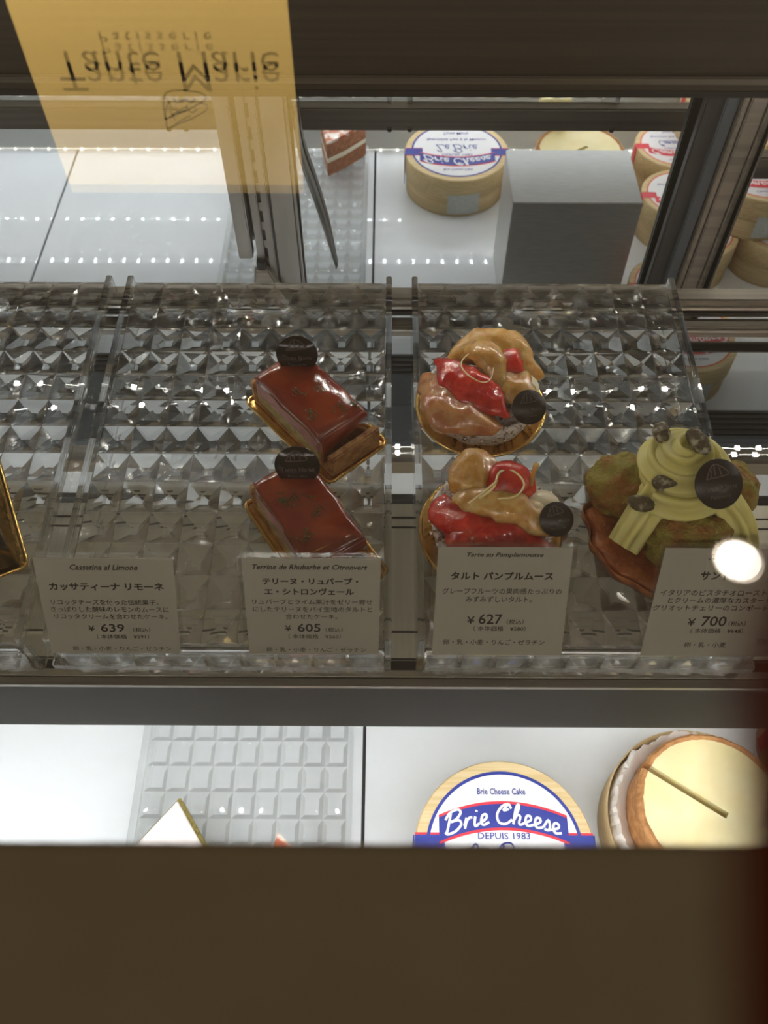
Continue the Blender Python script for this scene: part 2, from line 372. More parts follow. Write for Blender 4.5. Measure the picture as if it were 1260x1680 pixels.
u2 = thing('door_stile', 'dark and brown aluminium door stile standing right of the cheese boxes', 'door frame')
obj('stile_dark', bx(.2315, .2395, .604, .6125, -.60, -.28, .001), 'alu_dark', u2)
obj('stile_channel', bx(.2395, .2455, .608, .6125, -.60, -.28), 'vent', u2)
obj('stile_blue', bx(.2455, .2555, .602, .6125, -.60, -.28, .001), 'alu_blue', u2)
obj('stile_groove', bx(.2555, .2565, .606, .6125, -.60, -.28), 'vent', u2)
obj('stile_brown', bx(.2565, .2605, .598, .6125, -.60, -.28, .0006), 'alu_brown', u2)
obj('stile_brown', bx(.2612, .2735, .596, .6125, -.60, -.28, .0008), 'alu_brown', u2)
obj('stile_brown', bx(.2740, .2785, .594, .6125, -.60, -.28, .0006), 'alu_brown', u2)

# tongs hanging before the mirror
tg = thing('serving_tongs', 'long dark metal tongs hanging beside the steel upright', 'tongs')
P = [aty(482, 165, .612), aty(493, 250, .611), aty(516, 318, .611), aty(536, 380, .611), aty(552, 440, .612)]
obj('tong_arm', sweep(smoothpts(P), lambda t: .0036 + .0026 * math.sin(PI * min(1, t * 1.05)) - .0022 * max(0, t - .8) * 5, 8, flat=.35), 'tongs', tg, True)
obj('tong_arm', sweep(smoothpts([p + Vector((.0005, .004, 0)) for p in P]), lambda t: .0028 + .0018 * math.sin(PI * t), 8, flat=.35), 'tongs', tg, True)
obj('tong_hinge', sweep([P[0] + Vector((0, -.003, 0)), P[0] + Vector((0, .004, 0))], .004, 12), 'tongs', tg, True)

# ------------------------------------------------------------------ crystal trays
def tray(x0, x1, label, group, y0=.2064, y1=.4937, zt=-.450, nx=9, ny=13, hgt=.037, slot=True, mat='crystal', name='crystal_tray', dp=.0062, k=.12):
    t = thing(name, label, 'tray', (x0, y0, zt), group=group)
    W_, D_ = x1 - x0, y1 - y0; sd = .0042; bm = bmesh.new(); a0, a1 = sd + .0004, W_ - sd - .0004; zb, zp = -.0045, -.0045 - dp
    cx, cy = (a1 - a0) / nx, D_ / ny
    vt, vb = {}, {}
    for i in range(nx + 1):
        for j in range(ny + 1):
            vt[i, j] = bm.verts.new((a0 + i * cx, j * cy, 0)); vb[i, j] = bm.verts.new((a0 + i * cx, j * cy, zb))
    for i in range(nx):
        for j in range(ny):
            tq = [vt[i, j], vt[i + 1, j], vt[i + 1, j + 1], vt[i, j + 1]]; tc_ = bm.verts.new((a0 + (i + .5) * cx, (j + .5) * cy, .0011))
            for n in range(4): bm.faces.new((tq[n], tq[(n + 1) % 4], tc_))
            c = Vector((a0 + (i + .5) * cx, (j + .5) * cy, zp))   # a cut-off pyramid under every cell
            tip = [bm.verts.new((c.x + sx_ * cx * k, c.y + sy_ * cy * k, zp)) for sx_, sy_ in ((-1, -1), (1, -1), (1, 1), (-1, 1))]
            q = [vb[i, j], vb[i + 1, j], vb[i + 1, j + 1], vb[i, j + 1]]
            for n in range(4): bm.faces.new((q[n], q[(n + 1) % 4], tip[(n + 1) % 4], tip[n]))
            bm.faces.new(tip)
    for i in range(nx):
        for j in (0, ny): bm.faces.new((vt[i, j], vt[i + 1, j], vb[i + 1, j], vb[i, j]))
    for j in range(ny):
        for i in (0, nx): bm.faces.new((vt[i, j], vt[i, j + 1], vb[i, j + 1], vb[i, j]))
    o = obj('faceted_plate', bm, mat, t)
    if slot:
        cbm = bmesh.new(); sw, sh, yy = .0235, .0055, D_ - .0225; pts = []
        for k in range(24):
            an = 2 * PI * k / 24; pts.append((W_ / 2 + (sw - sh) * (1 if math.cos(an) >= 0 else -1) + sh * math.cos(an), yy + sh * math.sin(an)))
        A = [cbm.verts.new((x, y, -.03)) for x, y in pts]; B = [cbm.verts.new((x, y, .01)) for x, y in pts]
        cbm.faces.new(A[::-1]); cbm.faces.new(B)
        for k in range(24): cbm.faces.new((A[k], A[(k + 1) % 24], B[(k + 1) % 24], B[k]))
        bmesh.ops.recalc_face_normals(cbm, faces=cbm.faces)
        cm = bpy.data.meshes.new('c'); cbm.to_mesh(cm); cbm.free(); co = bpy.data.objects.new('c', cm); COL.objects.link(co); co.parent = t
        mod = o.modifiers.new('b', 'BOOLEAN'); mod.object = co; mod.operation = 'DIFFERENCE'; mod.solver = 'EXACT'
        bpy.context.view_layer.update(); dg = bpy.context.evaluated_depsgraph_get(); me = bpy.data.meshes.new_from_object(o.evaluated_get(dg))
        o.modifiers.clear(); o.data = me; bpy.data.objects.remove(co)
    for s in (0, 1):
        xs = s * (W_ - sd); b2 = bx(xs, xs + sd, -.001, D_ + .004, -hgt, .0065, .0007)
        for v in b2.verts:
            if v.co.y > D_ and v.co.z > 0: v.co.y -= .003
        obj('side_panel', b2, mat, t)
    bm = bx(sd, W_ - sd, -.0015, .0032, -hgt + .001, -.0118)
    obj('front_panel', bm, mat, t)
    bm = bmesh.new()
    for i in range(nx):
        x = a0 + i * cx; c = bm.verts.new((x + cx / 2, -.0075, -.0245))
        q = [bm.verts.new(p) for p in ((x + .001, -.0016, -.036), (x + cx - .001, -.0016, -.036), (x + cx - .001, -.0016, -.0135), (x + .001, -.0016, -.0135))]
        for n in range(4): bm.faces.new((q[n], q[(n + 1) % 4], c))
        bm.faces.new(q[::-1])
    obj('front_facets', bm, mat, t)
    obj('front_rail', bx(sd, W_ - sd, -.0115, -.0016, -.0112, -.0045, .0008), mat, t)
    return t
tray(-.189, .003, 'faceted clear acrylic tray carrying the two glazed red slices', None)
tray(.0174, .2078, 'faceted clear acrylic tray carrying the grapefruit tarts and pistachio cake', None)
tray(-.391, -.2005, 'faceted clear acrylic tray at the left edge under the dark chocolate slice', None)
tray(-.211, -.0285, 'faceted clear tray on the white deck below the shelf', None, y0=.10, y1=.41, zt=ZL + .0218, nx=9, ny=14, hgt=.0215, slot=False, mat='crystal_low', dp=.0035, k=.3)

# ------------------------------------------------------------------ price cards
def card(px_b, px_t, top_z, top_y, label, lines, w=.0713):
    """px_b/px_t: X of the card's foot and head; leans away from the customer"""
    P0 = Vector((px_b, .2015, -.4525)); P1 = Vector((px_t, top_y, top_z)); up = (P1 - P0); H = up.length; upn = up.normalized()
    xr = Vector((1, 0, 0)); nrm = xr.cross(upn).normalized()
    t = thing('price_card', label, 'price card', P0)
    M = Matrix(((1, upn.x, nrm.x, 0), (0, upn.y, nrm.y, 0), (0, upn.z, nrm.z, 0), (0, 0, 0, 1)))
    def slab(x0, x1, y0, y1, z0, z1):
        b = bx(x0, x1, y0, y1, z0, z1)
        for v in b.verts: v.co = M @ v.co
        return b
    obj('paper', slab(-w / 2, w / 2, 0, H, -.0002, .0002), 'card', t)
    obj('holder_front', slab(-w / 2 - .0022, w / 2 + .0022, -.001, H + .0022, .0006, .0018), 'holder_clear', t)
    obj('holder_back', slab(-w / 2 - .0022, w / 2 + .0022, -.001, H + .0022, -.0018, -.0006), 'holder_clear', t)
    items = [(s, (cx - .5) * w, (1 - v) * H, ww * w, hh * H, sh, wt) for (s, cx, v, ww, hh, sh, wt) in lines]
    obj('lettering', text_bm(items, M, .00035), 'ink', t)
    return t
card(-.1493, -.1446, -.3895, .2255, 'price card reading 639 yen before the tray with two red slices', [
 ('Cassatina al Limone', .50, .085, .49, .055, .3, .022), ('カッサティーナ リモーネ', .50, .28, .84, .078, 0, .034),
 ('リコッタチーズを使った伝統菓子。', .47, .44, .80, .058, 0, .008), ('さっぱりした酸味のレモンのムースに', .50, .515, .88, .058, 0, .008),
 ('リコッタクリームを合わせたケーキ。', .50, .59, .85, .058, 0, .008), ('¥', .34, .72, .05, .06, 0, .015), ('639', .50, .715, .18, .088, 0, .014),
 ('（税込）', .72, .735, .13, .048, 0, .008), ('（ 本体価格　¥591）', .57, .81, .40, .05, 0, .008), ('卵・乳・小麦・りんご・ゼラチン', .55, .945, .76, .052, 0, .008)])
card(-.0399, -.0385, -.3905, .2265, 'price card reading 605 yen in front of the lower red slice', [
 ('Terrine de Rhubarbe et Citronvert', .49, .08, .83, .05, .3, .022), ('テリーヌ・リュバーブ・', .49, .22, .70, .07, 0, .034), ('エ・シトロンヴェール', .48, .325, .66, .07, 0, .034),
 ('リュバーブとライム果汁をゼリー寄せ', .50, .43, .89, .055, 0, .008), ('にしたテリーヌをパイ生地のタルトと', .50, .507, .89, .055, 0, .008), ('合わせたケーキ。', .49, .585, .39, .055, 0, .008),
 ('¥', .31, .71, .05, .06, 0, .015), ('605', .47, .705, .175, .09, 0, .014), ('（税込）', .66, .725, .13, .048, 0, .008), ('（ 本体価格　¥560）', .51, .80, .40, .05, 0, .008),
 ('卵・乳・小麦・りんご・ゼラチン', .52, .948, .77, .052, 0, .008)])
card(.0611, .0630, -.4010, .2400, 'price card reading 627 yen in front of the lower grapefruit tart', [
 ('Tarte au Pamplemousse', .50, .07, .57, .05, .3, .022), ('タルト パンプルムース', .49, .255, .77, .072, 0, .034),
 ('グレープフルーツの果肉感たっぷりの', .50, .395, .90, .055, 0, .008), ('みずみずしいタルト。', .48, .47, .50, .055, 0, .008),
 ('¥', .28, .665, .06, .07, 0, .015), ('627', .43, .655, .18, .095, 0, .012), ('（税込）', .62, .68, .13, .048, 0, .008), ('（ 本体価格　¥580）', .505, .745, .40, .048, 0, .008),
 ('卵・乳・小麦・りんご・ゼラチン', .47, .875, .78, .052, 0, .008)])
card(.1760, .1830, -.4010, .2400, 'price card reading 700 yen in front of the pistachio cake', [
 ('Saint-Honoré', .50, .075, .33, .05, .3, .022), ('サントノレ', .50, .245, .38, .078, 0, .034),
 ('イタリアのピスタチオロースト', .44, .40, .80, .055, 0, .008), ('とクリームの濃厚なカスタード', .50, .47, .78, .055, 0, .008), ('グリオットチェリーのコンポート。', .46, .54, .90, .055, 0, .008),
 ('¥', .33, .675, .06, .07, 0, .015), ('700', .50, .665, .19, .095, 0, .012), ('（税込）', .68, .685, .13, .048, 0, .008), ('（ 本体価格　¥648）', .54, .755, .40, .048, 0, .008),
 ('卵・乳・小麦', .48, .89, .32, .052, 0, .008)])

# ------------------------------------------------------------------ chocolate medallions and glazed slices
def medallion(root, loc, tilt, spin, r=.0142, mat='choc', name='chocolate_disc'):
    """part of a cake: a thin disc whose face looks towards -Y, tilted up"""
    bm = lathe([(r * .98, -.0007), (r, 0), (r * .98, .0007)], 48)
    M = Matrix.Translation(loc) @ Matrix.Rotation(spin, 4, 'Z') @ Matrix.Rotation(PI / 2 - tilt, 4, 'X')
    for v in bm.verts: v.co = M @ v.co
    o = obj(name, bm, mat, root, True)
    t = text_bm([('Tante Marie', 0, -r * .15, r * 1.45, r * .22, 0, .008), ('Patisserie', 0, -r * .50, r * .85, r * .14, 0, .008)], M @ Matrix.Translation((0, 0, .0007)), .0001)
    st = [[(-.5, .25), (-.1, .8), (.45, .35), (-.5, .25)], [(-.1, .8), (-.1, .35)], [(-.25, .6), (-.3, .3)], [(.1, .65), (.15, .35)]]
    t = ribbon([[(x * r, y * r) for x, y in s] for s in st], r * .05, M @ Matrix.Translation((0, 0, .0007)), .0001, t)
    obj('embossed_print', t, 'choc_print', o)
    return o
ZT = -.4490
def local(root, p):     # world point into a thing's own frame (rotation about Z only)
    return Matrix.Rotation(-root.rotation_euler.z, 4, 'Z') @ (Vector(p) - root.location)
def loaf(x0, x1, w0, w1, z0, z1, sag=0, nseg=20, rnd=.003, seed=0, amp=.0004):
    """a soft block: long x0..x1, half width w0 at the foot and w1 at the head, rounded along the top edges"""
    bm = bmesh.new(); rings = []
    prof = [(-w0, z0), (-w1, z1 - rnd), (-w1 + rnd * .3, z1 - rnd * .3), (-w1 + rnd, z1), (0, z1 + .0006), (w1 - rnd, z1), (w1 - rnd * .3, z1 - rnd * .3), (w1, z1 - rnd), (w0, z0)]
    for i in range(nseg + 1):
        t = i / nseg; x = x0 + (x1 - x0) * t; e = min(t, 1 - t) * nseg
        dz = -rnd * (.9 if e == 0 else .18 if e == 1 else 0); rings.append([])
        for (y, z) in prof:
            k = amp * mnoise.noise(Vector((x * 90, y * 90, seed + z * 60)))
            rings[-1].append(bm.verts.new((x, y * (1 if e else .97) + k, z + (dz if z > z0 + (z1 - z0) * .5 else 0) + k - sag * t)))
    for a, b in zip(rings, rings[1:]):
        for k in range(len(prof) - 1): bm.faces.new((a[k], a[k + 1], b[k + 1], b[k]))
        bm.faces.new((a[-1], a[0], b[0], b[-1]))
    bm.faces.new(rings[0]); bm.faces.new(rings[-1][::-1]); return bm
def gold_board(root, x0, x1, y0, y1):
    bm = bx(x0, x1, y0, y1, 0, .0010, .0004)
    o = obj('gold_board', bm, 'gold', root)
    b2 = bmesh.new(); c = .004; pts = []
    for (cx, cy, a0) in ((x1 - c, y1 - c, 0), (x0 + c, y1 - c, 90), (x0 + c, y0 + c, 180), (x1 - c, y0 + c, 270)):
        for k in range(5):
            a = math.radians(a0 + k * 22.5); pts.append(Vector((cx + c * math.cos(a), cy + c * math.sin(a), .0016)))
    pts.append(pts[0].copy())
    sweep(pts, .0014, 8, b2); obj('rolled_rim', b2, 'gold', o, True); return o
def speckle(root, name, pts, n, r, mat, size=.0009, zf=None):
    bm = bmesh.new()
    for (cx, cy, cz) in pts:
        for k in range(n):
            a, q = R.uniform(0, 2 * PI), r * R.random() ** .7; s = size * R.uniform(.5, 1.3)
            blob(s * 1.6, s * .7, s * .5, .3, 3, R.random() * 9, 1, bm, (cx + q * math.cos(a), cy + q * math.sin(a), cz + s * .3))
    return obj(name, bm, mat, root)
def terrine(loc, ang, label, disc, spots, seed=1):
    t = thing('terrine_slice', label, 'cake', loc, (0, 0, ang), 'glazed red terrine slices')
    gold_board(t, -.0437, .0437, -.0240, .0240)
    sh = obj('tart_shell', bx(-.0415, .0415, -.0195, .0195, .0012, .0050, .0006), 'crust', t)
    obj('shell_wall', bx(.0365, .0415, -.0195, .0195, .004, .0185, .0010), 'crust', sh)
    obj('shell_wall', bx(-.0418, -.0375, -.0195, .0195, .004, .0205, .0010), 'crust', sh)
    obj('pistachio_layer', loaf(-.0372, .0285, .0188, .0188, .0048, .0125, rnd=.0008, seed=seed), 'cream_pist', t)
    obj('pink_layer', loaf(-.0372, .0290, .0186, .0184, .0122, .0255, rnd=.002, seed=seed + 1), 'pink_layer', t)
    bm = loaf(-.0380, .0300, .0187, .0180, .0232, .0298, rnd=.0035, seed=seed + 2, amp=.0008)
    g = obj('red_glaze', bm, 'glaze', t, True)
    bm = loaf(.0285, .0318, .0187, .0180, .0060, .0275, rnd=.003, nseg=4, seed=seed + 3, amp=.0006); obj('glaze_front', bm, 'glaze', g, True)
    for (x, y) in spots: speckle(t, 'lime_zest', [(x, y, .0302)], 26, .0050, 'zest_green', .00055)
    medallion(t, disc[0], disc[1], disc[2] - ang, .0132, 'choc'); return t
A0 = Vector((-.0462, .3617, ZT)); angA = math.radians(-48.8)
T1 = terrine(A0, angA, 'upper glazed red slice with its baked end wall showing', ((-.026, .0085, .0375), math.radians(20), 0), [(.000, .004), (.012, -.012), (.0215, .004), (.0235, .012), (-.006, -.006)])
B0 = Vector((-.0428, .2738, ZT)); angB = math.radians(-57)
T2 = terrine(B0, angB, 'lower glazed red slice tucked behind the 605 yen card', ((-.027, .007, .0375), math.radians(22), 0), [(-.012, -.006), (-.008, .002), (.012, -.011), (.001, .003), (-.016, -.010)], 5)

# dark chocolate slice at the left edge
cs = thing('chocolate_slice', 'dark chocolate slice on gold board cut off by the left edge', 'cake', (-.2085, .2540, ZT), (0, 0, math.radians(115.3)))
gold_board(cs, 0, .088, 0, .045)
obj('chocolate_block', loaf(.004, .084, .018, .0178, .001, .034, rnd=.002), 'choc_cake', cs, True).location = (0, .0225, 0)

# ------------------------------------------------------------------ grapefruit tarts
def segment(root, name, mat, p0, p1, bow, r, z0, z1, fat=1.0, flat=.75, seed=0):
    """a peeled citrus segment: a tapering crescent from p0 to p1 bowed sideways, lifted in the middle"""
    a, b = Vector((*p0, z0)), Vector((*p1, z1)); d = b - a; side = Vector((-d.y, d.x, 0)).normalized(); pts = []
    for i in range(25):
        t = i / 24; k = math.sin(PI * t); pts.append(a + d * t + side * (bow * k) + Vector((0, 0, .004 * k)))
    bm = sweep(pts, lambda t: 1.13 * r * (math.sin(PI * (.03 + .94 * t)) ** .75) + .0006, 22, flat=flat * .82)
    for v in bm.verts:
        v.co += Vector((mnoise.noise(v.co * 70 + Vector((seed, 3, 0))), mnoise.noise(v.co * 70 + Vector((3, seed, 0))), .7 * mnoise.noise(v.co * 85 + Vector((0, seed, 7))))) * .0042
        n = mnoise.noise(v.co * 160 + Vector((seed, 0, 0))) * .0008 + mnoise.noise(v.co * 420 + Vector((0, seed, 0))) * .0004
        v.co += Vector((n, n * .6, n))
    return obj(name, bm, mat, root, True)
def tart(cx, cy, label, build):
    t = thing('grapefruit_tart', label, 'tart', (cx, cy, ZT), group='grapefruit tarts')
    pl = obj('gold_plate', lathe([(.036, .0), (.0412, .0004), (.0428, .0022), (.0426, .0034), (.0412, .0038), (.0392, .0018), (.030, .0013)], 96), 'gold', t, True)
    def w(r, z, a):
        k = 1 + .035 * mnoise.noise(Vector((math.cos(a) * 5, math.sin(a) * 5, z * 300))) * (1 if r > .02 else 0)
        return r * k, z + .0008 * mnoise.noise(Vector((math.cos(a) * 9, math.sin(a) * 9, 3)))
    obj('sugared_crust', lathe([(.030, .0014), (.0335, .0025), (.0360, .0155), (.0355, .0178), (.0338, .0180), (.0320, .0150), (.02, .0148)], 120, wob=w), 'sugar_crust', t, True)
    bm = bmesh.new()
    for k in range(260):
        a = R.uniform(0, 2 * PI); q = R.uniform(.0325, .0366); s = R.uniform(.0004, .0011)
        blob(s, s, s * .8, .4, 3, k, 1, bm, (q * math.cos(a), q * math.sin(a), R.uniform(.0165, .0186) if q < .0354 else R.uniform(.008, .017)))
    obj('sugar_grains', bm, 'label_white', t)['kind'] = 'stuff'
    build(t); return t
def b1(t):
    segment(t, 'grapefruit_segment', 'fruit_pink', (-.034, .010), (.012, -.031), -.017, .0128, .0205, .0195, seed=1)
    segment(t, 'grapefruit_segment', 'fruit_pale', (.004, .000), (.0235, -.026), .008, .0110, .0240, .0215, seed=2)
    segment(t, 'grapefruit_segment', 'fruit_pale', (-.023, .0145), (.0365, .004), .0175, .0125, .0275, .0225, seed=3)
    segment(t, 'grapefruit_segment', 'fruit_red', (-.0295, .0155), (.0155, -.0265), -.0045, .0105, .0300, .0240, flat=.7, seed=4)
    segment(t, 'grapefruit_segment', 'fruit_pale', (-.013, .020), (.012, -.008), .004, .0085, .0345, .0305, seed=5)
    segment(t, 'grapefruit_segment', 'fruit_red', (.009, .012), (.0255, .004), .002, .0075, .0300, .0275, seed=6)
    obj('cream_dollop', blob(.0105, .0095, .0085, .05, 2, 3, 3, None, (.0245, -.004, .0245)), 'white_cream', t, True)
    c = [Vector((-.004 + .0135 * math.cos(a) * (1 - k * .012), .0005 + .0130 * math.sin(a), .0395 + .002 * math.sin(2 * a))) for k, a in enumerate([.2 + i * .2 for i in range(31)])]
    obj('zest_curl', sweep(c, lambda u: .0007 * (1 - .5 * u), 6), 'zest_curl', t, True)
    medallion(t, at(868, 668, ZT + .035) - t.location, math.radians(52), math.radians(8), .0106, 'choc_matt')
def b2(t):
    segment(t, 'grapefruit_segment', 'fruit_red', (-.0345, .011), (.031, -.0225), -.012, .0145, .0195, .020, seed=11)
    segment(t, 'grapefruit_segment', 'fruit_red', (-.030, -.006), (.020, -.036), -.004, .0130, .0205, .0175, seed=12)
    segment(t, 'grapefruit_segment', 'fruit_pale', (-.0250, .0020), (.0340, -.0170), .005, .0095, .0310, .0270, seed=13)
    segment(t, 'grapefruit_segment', 'fruit_pale', (-.0235, .0085), (.0045, .0210), .006, .0115, .0300, .0310, seed=14)
    segment(t, 'grapefruit_segment', 'fruit_red', (-.0035, .0055), (.0215, .0065), .0065, .0105, .0350, .0320, flat=.85, seed=15)
    obj('cream_dollop', blob(.0120, .0105, .0095, .05, 2, 3, 3, None, (.0265, .0015, .0255)), 'white_cream', t, True)
    obj('cream_dollop', blob(.0085, .0075, .0065, .05, 2, 8, 3, None, (.0205, -.0045, .0300)), 'zest_curl', t, True)
    c = smoothpts([(-.010, -.002, .039), (-.002, .003, .043), (.002, .012, .045), (.010, .012, .0455), (.015, .004, .045), (.010, -.003, .043), (.000, -.004, .042)])
    obj('zest_curl', sweep(c, lambda u: .0009 * (1 - .5 * u), 6), 'zest_curl', t, True)
    c = smoothpts([(-.016, -.006, .040), (-.006, .001, .0435), (.000, .006, .045)])
    obj('zest_curl', sweep(c, .0007, 6), 'zest_curl', t, True)
    obj('candied_stick', sweep(smoothpts([(.0205, .009, .036), (.0215, .014, .041), (.0235, .018, .0455)]), lambda u: .0011 + .0006 * u, 8), 'fruit_pale', t, True)
    medallion(t, at(913, 852, ZT + .037) - t.location, math.radians(58), math.radians(14), .0098, 'choc_matt')
tart(.0610, .3755, 'grapefruit tart at the back with a red segment laid across its top', b1)
tart(.0615, .2790, 'grapefruit tart half hidden behind the 627 yen card', b2)

# ------------------------------------------------------------------ pistachio saint-honore
SH = thing('pistachio_saint_honore', 'round puff pastry cake piped with pale green cream and nuts', 'cake', (.1662, .2800, ZT)); SH.scale = (.95, .95, .95)
def w(r, z, a):
    k = 1 + (.030 * math.sin(13 * a + 1) + .03 * mnoise.noise(Vector((math.cos(a) * 3, math.sin(a) * 3, 1)))) * (r / .048)
    return r * k, z + (.0016 * math.sin(13 * a) if r > .04 else 0)
obj('paper_liner', lathe([(.040, .0003), (.0500, .0012), (.0510, .0095), (.0505, .0095), (.0490, .0018), (.038, .0009)], 120, wob=w), 'puff', SH, True)
obj('puff_base', lathe([(.040, .0012), (.0470, .0022), (.0488, .0060), (.0462, .0085), (.041, .0078), (.02, .008)], 120, wob=w), 'puff', SH, True)
def choux(x, y, z, rx, ry, rz, seed):
    return obj('choux_bun', blob(rx, ry, rz, .16, 2.6, seed, 5, None, (x, y, z)), 'choux', SH, True)
choux(-.029, .020, .0215, .0215, .0205, .0185, 1); choux(.033, .016, .0215, .0210, .0205, .0185, 4); choux(.0055, -.0215, .0225, .0255, .0190, .0185, 7)
obj('cream_core', blob(.021, .020, .017, .05, 2, 2, 4, None, (.003, .012, .030)), 'pist_cream', SH, True)
def spiral(turns, r0, r1, z0, z1, cx, cy, ph, n=110):
    return [Vector((cx + (r0 + (r1 - r0) * (i / n) ** 1.1) * math.cos(ph + 2 * PI * turns * i / n), cy + (r0 + (r1 - r0) * (i / n) ** 1.1) * math.sin(ph + 2 * PI * turns * i / n), z0 + (z1 - z0) * i / n)) for i in range(n + 1)]
def pipe(name, pts, rad, tw, star=7): return obj(name, sweep(pts, rad, 56, star=star, amp=.21, twist=tw), 'pist_cream', SH, True)
pipe('cream_rosette', spiral(2.6, .0205, .0030, .039, .0660, .0005, .0145, -2.4), lambda t: .0112 - .0038 * t, 9)
pipe('cream_band', smoothpts([(-.006, .010, .044), (-.015, .001, .036), (-.024, -.010, .026), (-.0325, -.0205, .016)], 12), lambda t: .0105 - .0020 * t, .8)
pipe('cream_band', smoothpts([(.010, .008, .044), (.024, -.002, .038), (.0345, -.012, .028), (.0385, -.024, .016)], 12), lambda t: .0100 - .0020 * t, .8)
pipe('cream_band', smoothpts([(.004, .016, .044), (.003, .028, .034), (.002, .040, .018)], 12), lambda t: .0105 - .002 * t, .8)
def nut(x, y, z, rot, s=1.0, seed=0):
    bm = blob(.0070 * s, .0043 * s, .0040 * s, .13, 1.8, seed, 4)
    M = Matrix.Translation((x, y, z)) @ Matrix.Rotation(rot, 4, 'Z') @ Matrix.Rotation(R.uniform(-.5, .5), 4, 'Y')
    for v in bm.verts: v.co = M @ v.co
    return obj('candied_nut', bm, 'nut', SH, True)
def onSH(px, py, z): p = at(px, py, ZT + z); return (p.x - SH.location.x) / .95, (p.y - SH.location.y) / .95, z / .95
nut(*onSH(1085, 709, .060), 1.4, 1.2, 3); nut(*onSH(1146, 724, .0695), 2.1, 1.25, 5); nut(*onSH(1093, 792, .0505), .1, 1.25, 9); nut(*onSH(1052, 826, .040), -.3, 1.15, 12)
q = onSH(1179, 794, .0640); medallion(SH, q, math.radians(55), math.radians(12), .0142, 'choc_matt')

# ------------------------------------------------------------------ boxes of cheese cake on the deck
def cheese_box(x, y, label, kind, group, z=ZL, rz=0, r=.0706, h=.057):
    t = thing('cheese_cake_box', label, 'box', (x, y, z), (0, 0, rz), group)
    bd = obj('box_body', lathe([(r * .955, 0), (r * .965, .0005), (r * .965, h * .62)], 96), 'wood_side', t, True)
    lid = obj('lid', lathe([(r * .99, h * .50), (r, h * .505), (r, h - .0012), (r * .985, h), (r * .3, h)], 96), 'wood', t)
    for p in lid.data.polygons: p.use_smooth = abs(p.normal.z) < .5
    top = h + .0001; M = Matrix.Translation((0, 0, top))
    lb = obj('label', lathe([(r * .865, top - .0003), (r * .865, top)], 96), 'label_white', t)
    ink = 'navy' if kind == 'brie' else 'orange_ink'; rb = 'navy' if kind == 'brie' else 'red_ink'
    ring = bmesh.new(); n = 96; A = [[ring.verts.new((q * r * math.cos(2 * PI * i / n), q * r * math.sin(2 * PI * i / n), top + .0002)) for i in range(n)] for q in (.875, .838)]
    for i in range(n): ring.faces.new((A[0][i], A[0][(i + 1) % n], A[1][(i + 1) % n], A[1][i]))
    obj('label_ring', ring, ink, lb)
    def strip(u0, u1, f0, f1, z, mat, nm, k=24):
        bm = bmesh.new(); P = []
        for i in range(k + 1):
            u = u0 + (u1 - u0) * i / k; P.append((bm.verts.new((u * r, f0(u) * r, z)), bm.verts.new((u * r, f1(u) * r, z))))
        for a, b in zip(P, P[1:]): bm.faces.new((a[0], b[0], b[1], a[1]))
        return obj(nm, bm, mat, lb)
    arc = lambda c: (lambda u: c - .30 * u * u)
    if kind == 'brie': strip(-.72, .72, arc(.535), arc(.215), top + .0003, 'red_ink', 'ribbon_edge')
    strip(-.72, .72, arc(.505), arc(.245), top + .0004, rb, 'ribbon')
    for s in (-1, 1):
        a, b = sorted((s * .66, s * .99))
        if kind == 'brie': strip(a, b, lambda u: .19, lambda u: -.075, top + .00015, 'red_ink', 'ribbon_edge', 2)
        strip(a, b, lambda u: .165, lambda u: -.05, top + .00025, rb, 'ribbon', 2)
        tb = bx(s * r * 1.003 - .0004, s * r * 1.003 + .0004, -.05 * r, .165 * r, h * .22, h, 0); obj('side_tape', tb, rb, lb)
    ben = lambda x_: -.30 * (x_ / r) ** 2 * r
    M2 = Matrix.Translation((0, 0, top + .0006))
    name = 'Brie Cheese' if kind == 'brie' else 'Camembert'
    obj('script_lettering', ribbon(cursive(name, 0, .285 * r, 1.28 * r, .125 * r, ben), .027 * r, M2, .0001), 'label_white', lb)
    M3 = Matrix.Translation((0, 0, top + .0003)); tc = 'navy'
    bm = text_bm([(('Brie Cheese Cake' if kind == 'brie' else 'Cheese Cake'), 0, .645 * r, .55 * r, .072 * r, 0, .01), ('DEPUIS 1983', 0, .155 * r, .58 * r, .072 * r, 0, .008),
                  ('Spécialité Fait à la Maison', 0, -.36 * r, 1.15 * r, .10 * r, 0, .006), ('Tante Marie', 0, -.56 * r, .5 * r, .09 * r, 0, .008), ('Patisserie', 0, -.72 * r, .35 * r, .06 * r, 0, .008)], M3, .0001)
    ribbon(cursive('Le Brie' if kind == 'brie' else 'Camembert', 0, -.18 * r, .8 * r, .14 * r), .02 * r, M3, .0001, bm)
    obj('label_lettering', bm, tc, lb)
    if kind == 'brie' or rz == 0:
        # price sticker on the side that faces the mirror
        bm = bmesh.new(); P = []
        for i in range(9):
            a = PI / 2 - .12 + .62 * (i / 8 - .5) ; q = r * 1.004
            P.append((bm.verts.new((q * math.cos(a), q * math.sin(a), h * .10)), bm.verts.new((q * math.cos(a), q * math.sin(a), h * .62))))
        for a, b in zip(P, P[1:]): bm.faces.new((a[0], b[0], b[1], a[1]))
        obj('side_sticker', bm, 'sticker', t)
    return t
cheese_box(.0933, .1560, 'round wooden box with a navy ribbon label reading Brie Cheese', 'brie', None)
CR = .0545; GR = 'round cheese boxes with red ribbon labels'
c = vat(1108, 238, -.72); cheese_box(c.x, c.y, 'red-ribbon cheese box farthest back in the mirror, partly under the stacked box', 'cam', GR, r=CR)
c2 = vat(1122, 318, -.72); cheese_box(c2.x, c2.y, 'red-ribbon cheese box beside the grey steel stand', 'cam', GR, r=CR)
